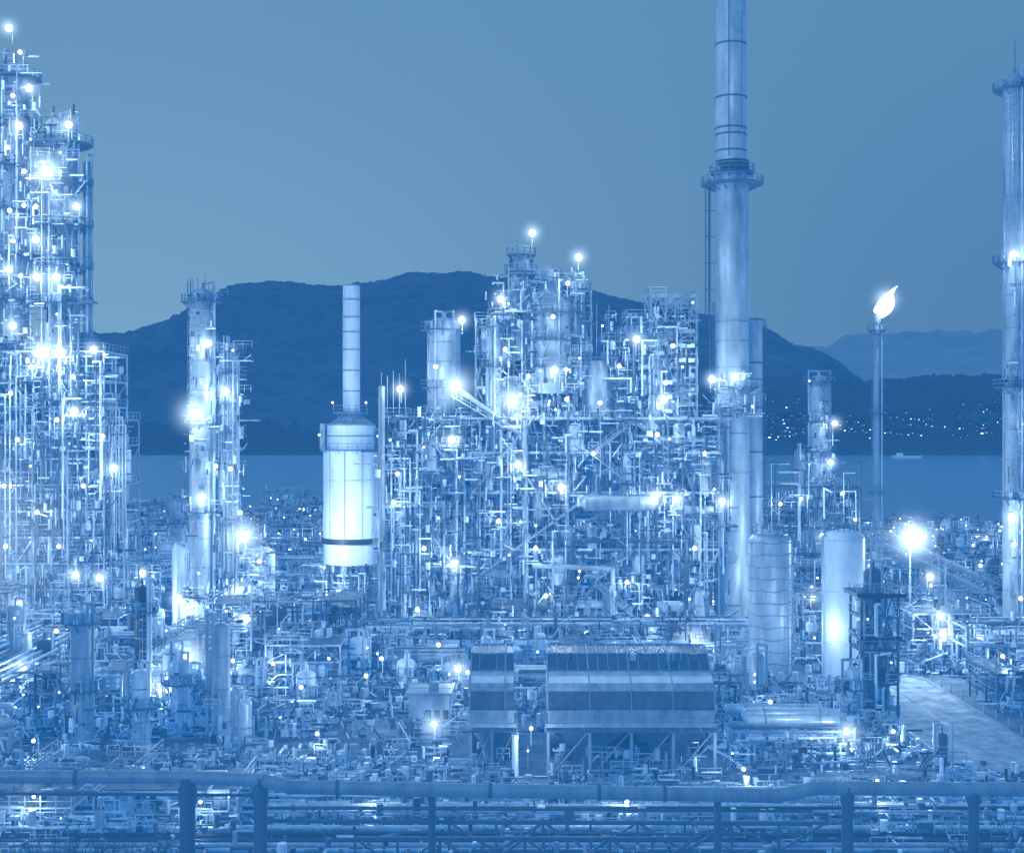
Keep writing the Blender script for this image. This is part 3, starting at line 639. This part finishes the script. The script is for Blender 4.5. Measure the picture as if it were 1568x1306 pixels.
# ================================================================= FOREGROUND LEFT VESSELS
def small_column(x,y,r,h,mat,name='process_vessel',plats=()):
    b=B(); column(b,x,y,r,0,h,plats,mat,.9,3.5); b.box(x-r-.4,x+r+.4,y-r-.4,y+r+.4,-.1,.7,CONC); clutter(b,x-r-1,x+r,y-r-1.2,y-r-.3,.2,h*.5,22); b.obj(name)
small_column(-45.8,139,1.15,14.8,STACK,plats=(7,14.2)); small_column(-31.2,140,1.0,13.5,STACK)
small_column(-43,152,.9,16,DARK,plats=(13.5,)); small_column(-39.8,140,1.0,8.5,PIPE,plats=(5,)); small_column(-28.2,137,.9,6,PIPE)
small_column(-37.5,148,1.3,8,PIPE,plats=(6,)); small_column(-52,160,1.2,10,STACK,plats=(8,)); small_column(-24,165,1,9,PIPE)
small_column(-78,262,1.2,32,STACK); small_column(-66,258,1.6,20,STACK,plats=(16,)); small_column(30,160,1,7,STACK); small_column(39,150,.8,7,PIPE,plats=(5,))
small_column(42.5,129,.5,4.5,MID)

# ================================================================= YARD
skip=[(-86,-59,196,216),(-54,-37,196,210),(-34,-20,214,230),(-22,40,190,216),(30,50,170,182),(-6,22,126,140),(-13,-5,140,149),(43,59,128,180),(40,48,154,164),(48,70,252,266),(56,79,203,228),(-50,-24,134,144),(73,84,196,206),(-22,40,100,128)]
def ok(x0,x1,y0,y1): return not any(x0<d and x1>c and y0<h and y1>g for c,d,g,h in skip)
def unit(x0,x1,y0,y1,hmax):
    b=B(); q=R()
    if y0<130 and q>.55: q=.3
    if q<.5:
        k=random.choice((2,3,3,4)) if hmax>4 else 2; zs=[0]+[hmax*(i+1)/k for i in range(k)]
        frame(b,x0,x1,y0,y1,zs,random.choice((2,3,4)),random.choice((1,2)),.2,1.2)
        vpipes(b,x0,x1,y0,.5,hmax+1,8,.06,.16)
        clutter(b,x0,x1-1,y0,y1,hmax+.2,hmax+1.2,35)
    elif q<.82:
        n=random.choice((2,3,4))
        for i in range(n):
            x=x0+(x1-x0)*(i+.5)/n; r=U(.5,1.3)
            column(b,x,U(y0+1,y1-1),r,0,hmax*U(.6,1.15),(hmax*.55,),random.choice((PIPE,STACK,WHITE,WHITE,MID)),.8,3)
        frame(b,x0,x1,y0,y1,[0,hmax*.4],3,1,.2,1.2)
    else:
        for i in range(3):
            y=y0+(y1-y0)*(i+.5)/3; r=U(.4,.8)
            for z in(2,4.3): b.hvessel((x0+U(0,3),y,z),(x1-U(0,3),y,z),r,random.choice((PIPE,STACK,MID)),12)
        rack(b,x0,x1,y0,y0+3,(hmax*.5,hmax*.75),'x',5,.2)
    for _ in range(14):
        x=U(x0,x1);y=y0-U(0,1.2);r=U(.06,.16);z=U(.4,hmax*.6)
        b.path([(x,y+2,z),(x,y,z),(x+U(-4,4),y,z),(x+U(-4,4),y,U(.2,z))],r,random.choice((PIPE,WHITE,STEEL,MID)))
    clutter(b,x0-1,x1,y0-2.5,y1,.1,hmax*.6,110 if y0<260 else 60); clutter(b,x0-1,x1,y0-3,y0,.05,1.2,55)
    return b,('process_unit' if (q<.5 or q>.82) else 'vessel_group')
y=112
while y<400:
    dy=U(7,10); X0=-(.41*y+8); x=X0+U(0,6)
    gap=2+U(0,3)+(2 if y>220 else 0)
    while x<.41*y+8:
        dx=U(8,14)
        hm_=U(4,8.5) if y<170 else (U(6,12) if y<260 else U(8,15))
        if y<128: hm_=U(2,3.8)
        if -14<x<30 and y<190 and y>136: hm_=min(hm_,6)
        if x>62 and y>150: hm_=U(4,8)
        if ok(x,x+dx,y,y+dy):
            b,nm=unit(x,x+dx,y,y+dy,hm_)
            e=empty(nm); b.obj('steelwork',e)
            pl=.8 if y>150 else .6; LL=[]
            if R()<pl: LL.append((x+U(1,dx-1),y-2,hm_*U(.5,1.05),'s' if R()<.8 else 'm'))
            LL+= [(x+U(0,dx),y-1,hm_*U(.3,1.1),'t') for _ in range(2 if y>140 else 1)]
            lamps(e,LL)
        x+=dx+U(.3,2)
    y+=dy+gap
for (a,c,g,h,lv,al) in [(-60,-12,176,182,(4,6.5),'x'),(-70,-56,118,196,(4,6),'y'),(-24,35,183,188,(4,7),'x'),(62,82,178,184,(5,7.5),'x'),(-90,-20,232,240,(8,11),'x')]:
    b=B(); rack(b,a,c,g,h,lv,al,9,.26)
    if al=='x': clutter(b,a,c,g-.6,g+1,1,lv[-1]+1.5,int((c-a)*8))
    b.obj('pipe_rack')
b=B(); clutter(b,-56,-6,118,136,.1,2.2,1500); clutter(b,-24,43,110,126,.1,1.4,1300); clutter(b,22,42,128,170,.1,3,1300); clutter(b,-24,30,141,180,.1,4,2100); clutter(b,-80,-40,140,175,.1,4,1400); clutter(b,60,80,130,180,.1,3,1000); clutter(b,40,66,112,129,.1,1.6,900)
b.obj('small_bore_piping')
b=B()
for j in range(40):
    y=97+j*.62; r=U(.06,.2); z=U(.3,1.1)+(.9 if j%3==0 else 0)
    a=-60+U(0,10); mm=random.choice((STEEL,PIPE,MID,DARK,WHITE))
    x=a
    while x<60:
        x2=x+U(12,50); b.cyl((x,y,z),(x2,y,z),r,n=7,mat=mm); 
        if R()<.7: b.cyl((x2-.15,y,z),(x2+.15,y,z),r*1.8,n=8,mat=MID,cap=True)
        x=x2
for i in range(22):
    x=-58+i*5.5; b.beam((x,97,.35),(x,122,.35),.3,MID)
for (a,c,y) in [(-12,14,100),(-5,25,104)]:
    b.beam((a,y,3.5),(c,y,3.5),.25,MID); b.beam((a,y,1.2),(c,y,1.2),.25,MID)
    for i in range(8):
        t=(c-a)/8; b.beam((a+i*t,y,1.2 if i%2 else 3.5),(a+(i+1)*t,y,3.5 if i%2 else 1.2),.18,MID); b.beam((a+i*t,y,0),(a+i*t,y,3.6),.2,MID)
clutter(b,-50,50,96,114,.1,1.8,900)
b.obj('ground_pipeway')
e=empty('yard_lamps'); lamps(e,[(-41,112,3.3,'s'),(-33,122,3.2,'s'),(10,116,2.5,'s'),(-12,117,3,'s'),(33,118,3,'s'),(22,124,2.5,'s'),(-39.3,158,7,'l'),(-40.4,150,5.2,'m'),(-28,138,3.2,'s'),(-30,158,4.8,'s'),(-48,131,3.5,'s'),(14,170,5.8,'s'),(-17,152,6,'s'),(-20,134,3.5,'s'),(62,165,6,'s')])
light(e,-42,104,6,400); light(e,-25,128,9,700); light(e,30,132,9,700); light(e,54,172,9,1800); light(e,-50,150,12,1200); light(e,6,112,6,300)  # lights without fixtures, added to brighten pipeway, yard and road
b=B()
for j in range(9):
    x=-18+j*.9
    pts=[(x-5+5*math.sin(t*1.45),122+14*t,.7+.1*j%2) for t in [i/6 for i in range(7)]]
    b.path(pts,.12+.08*(j%3==0),(PIPE,MID,STEEL)[j%3],8)
b.obj('pipe_bundle')

# ================================================================= FOREGROUND OVERHEAD PIPE
b=B()
b.path([(-30,60,18.95),(-14.9,60,18.9),(-11.4,60,18.75)],.3,STEEL,20)
b.path([(-11.4,60,18.75),(-10.2,60,18.45),(12.2,60,18.05),(13.9,60,18.4),(30,60,18.3)],.32,STEEL,20)
for x,r in((-14.9,.36),(-11.55,.31),(-3.7,.17),(9.5,.17),(15.4,.27),(21.2,.25)):
    b.cyl((x,60.4 if r<.22 else 60,10.5),(x,60.4 if r<.22 else 60,18.3 if r<.3 else 18.9),r,n=18,mat=MID)
    if r>.2: b.cyl((x,60,17.7),(x,60,18.5),r*1.2,n=16,mat=MID,cap=True)
for z,r in((17.2,.07),(16.6,.1),(16.1,.05)):
    b.cyl((-11.4,61,z),(14,61,z-.15),r,n=8,mat=MID)
for x in (-26,-20,-8,-1,4,7): 
    zc=18.92 if x<-12 else 18.45-(x+10.2)*.018
    b.cyl((x-.08,60,zc),(x+.08,60,zc),.37,n=16,mat=MID,cap=True)
b.cyl((-30,61,17.9),(-12,61,17.8),.08,n=8,mat=MID)
b.obj('overhead_pipeline')
def twig(b,p,d,L,r,depth):
    q=p+d*L; b.cyl(p,q,r,r*.7,n=5,mat=DARK)
    if depth==0: return
    for _ in range(random.choice((2,3))):
        nd=(d+Vector((U(-.7,.7),U(-.6,.6),U(-.2,.5)))).normalized(); twig(b,p.lerp(q,U(.5,1)),nd,L*U(.6,.85),r*.65,depth-1)
for (x,y,L) in [(-13.4,40,1.7),(-12.2,41,1.6),(-14.6,40,1.5),(-10.2,40,1.4),(15.4,40,1.6)]:
    b=B()
    for k in range(3): twig(b,Vector((x,y,33-.36*y)),Vector((U(-.5,.5),U(-.3,.3),1)).normalized(),L,.04,5)
    b.obj('bare_shrub')

# ================================================================= CAMERA
cam=bpy.data.cameras.new('camera'); co=bpy.data.objects.new('camera',cam); sc.collection.objects.link(co); sc.camera=co
co.location=(0,0,35); co.rotation_euler=(math.radians(90),0,0)
cam.sensor_width=36; cam.lens=36*2000/1568; cam.clip_end=40000; cam.clip_start=.5
sc.view_settings.view_transform='Standard'; sc.view_settings.look='None'; sc.view_settings.exposure=0
print('LIGHTS',NL,'OBJ',len(bpy.data.objects))
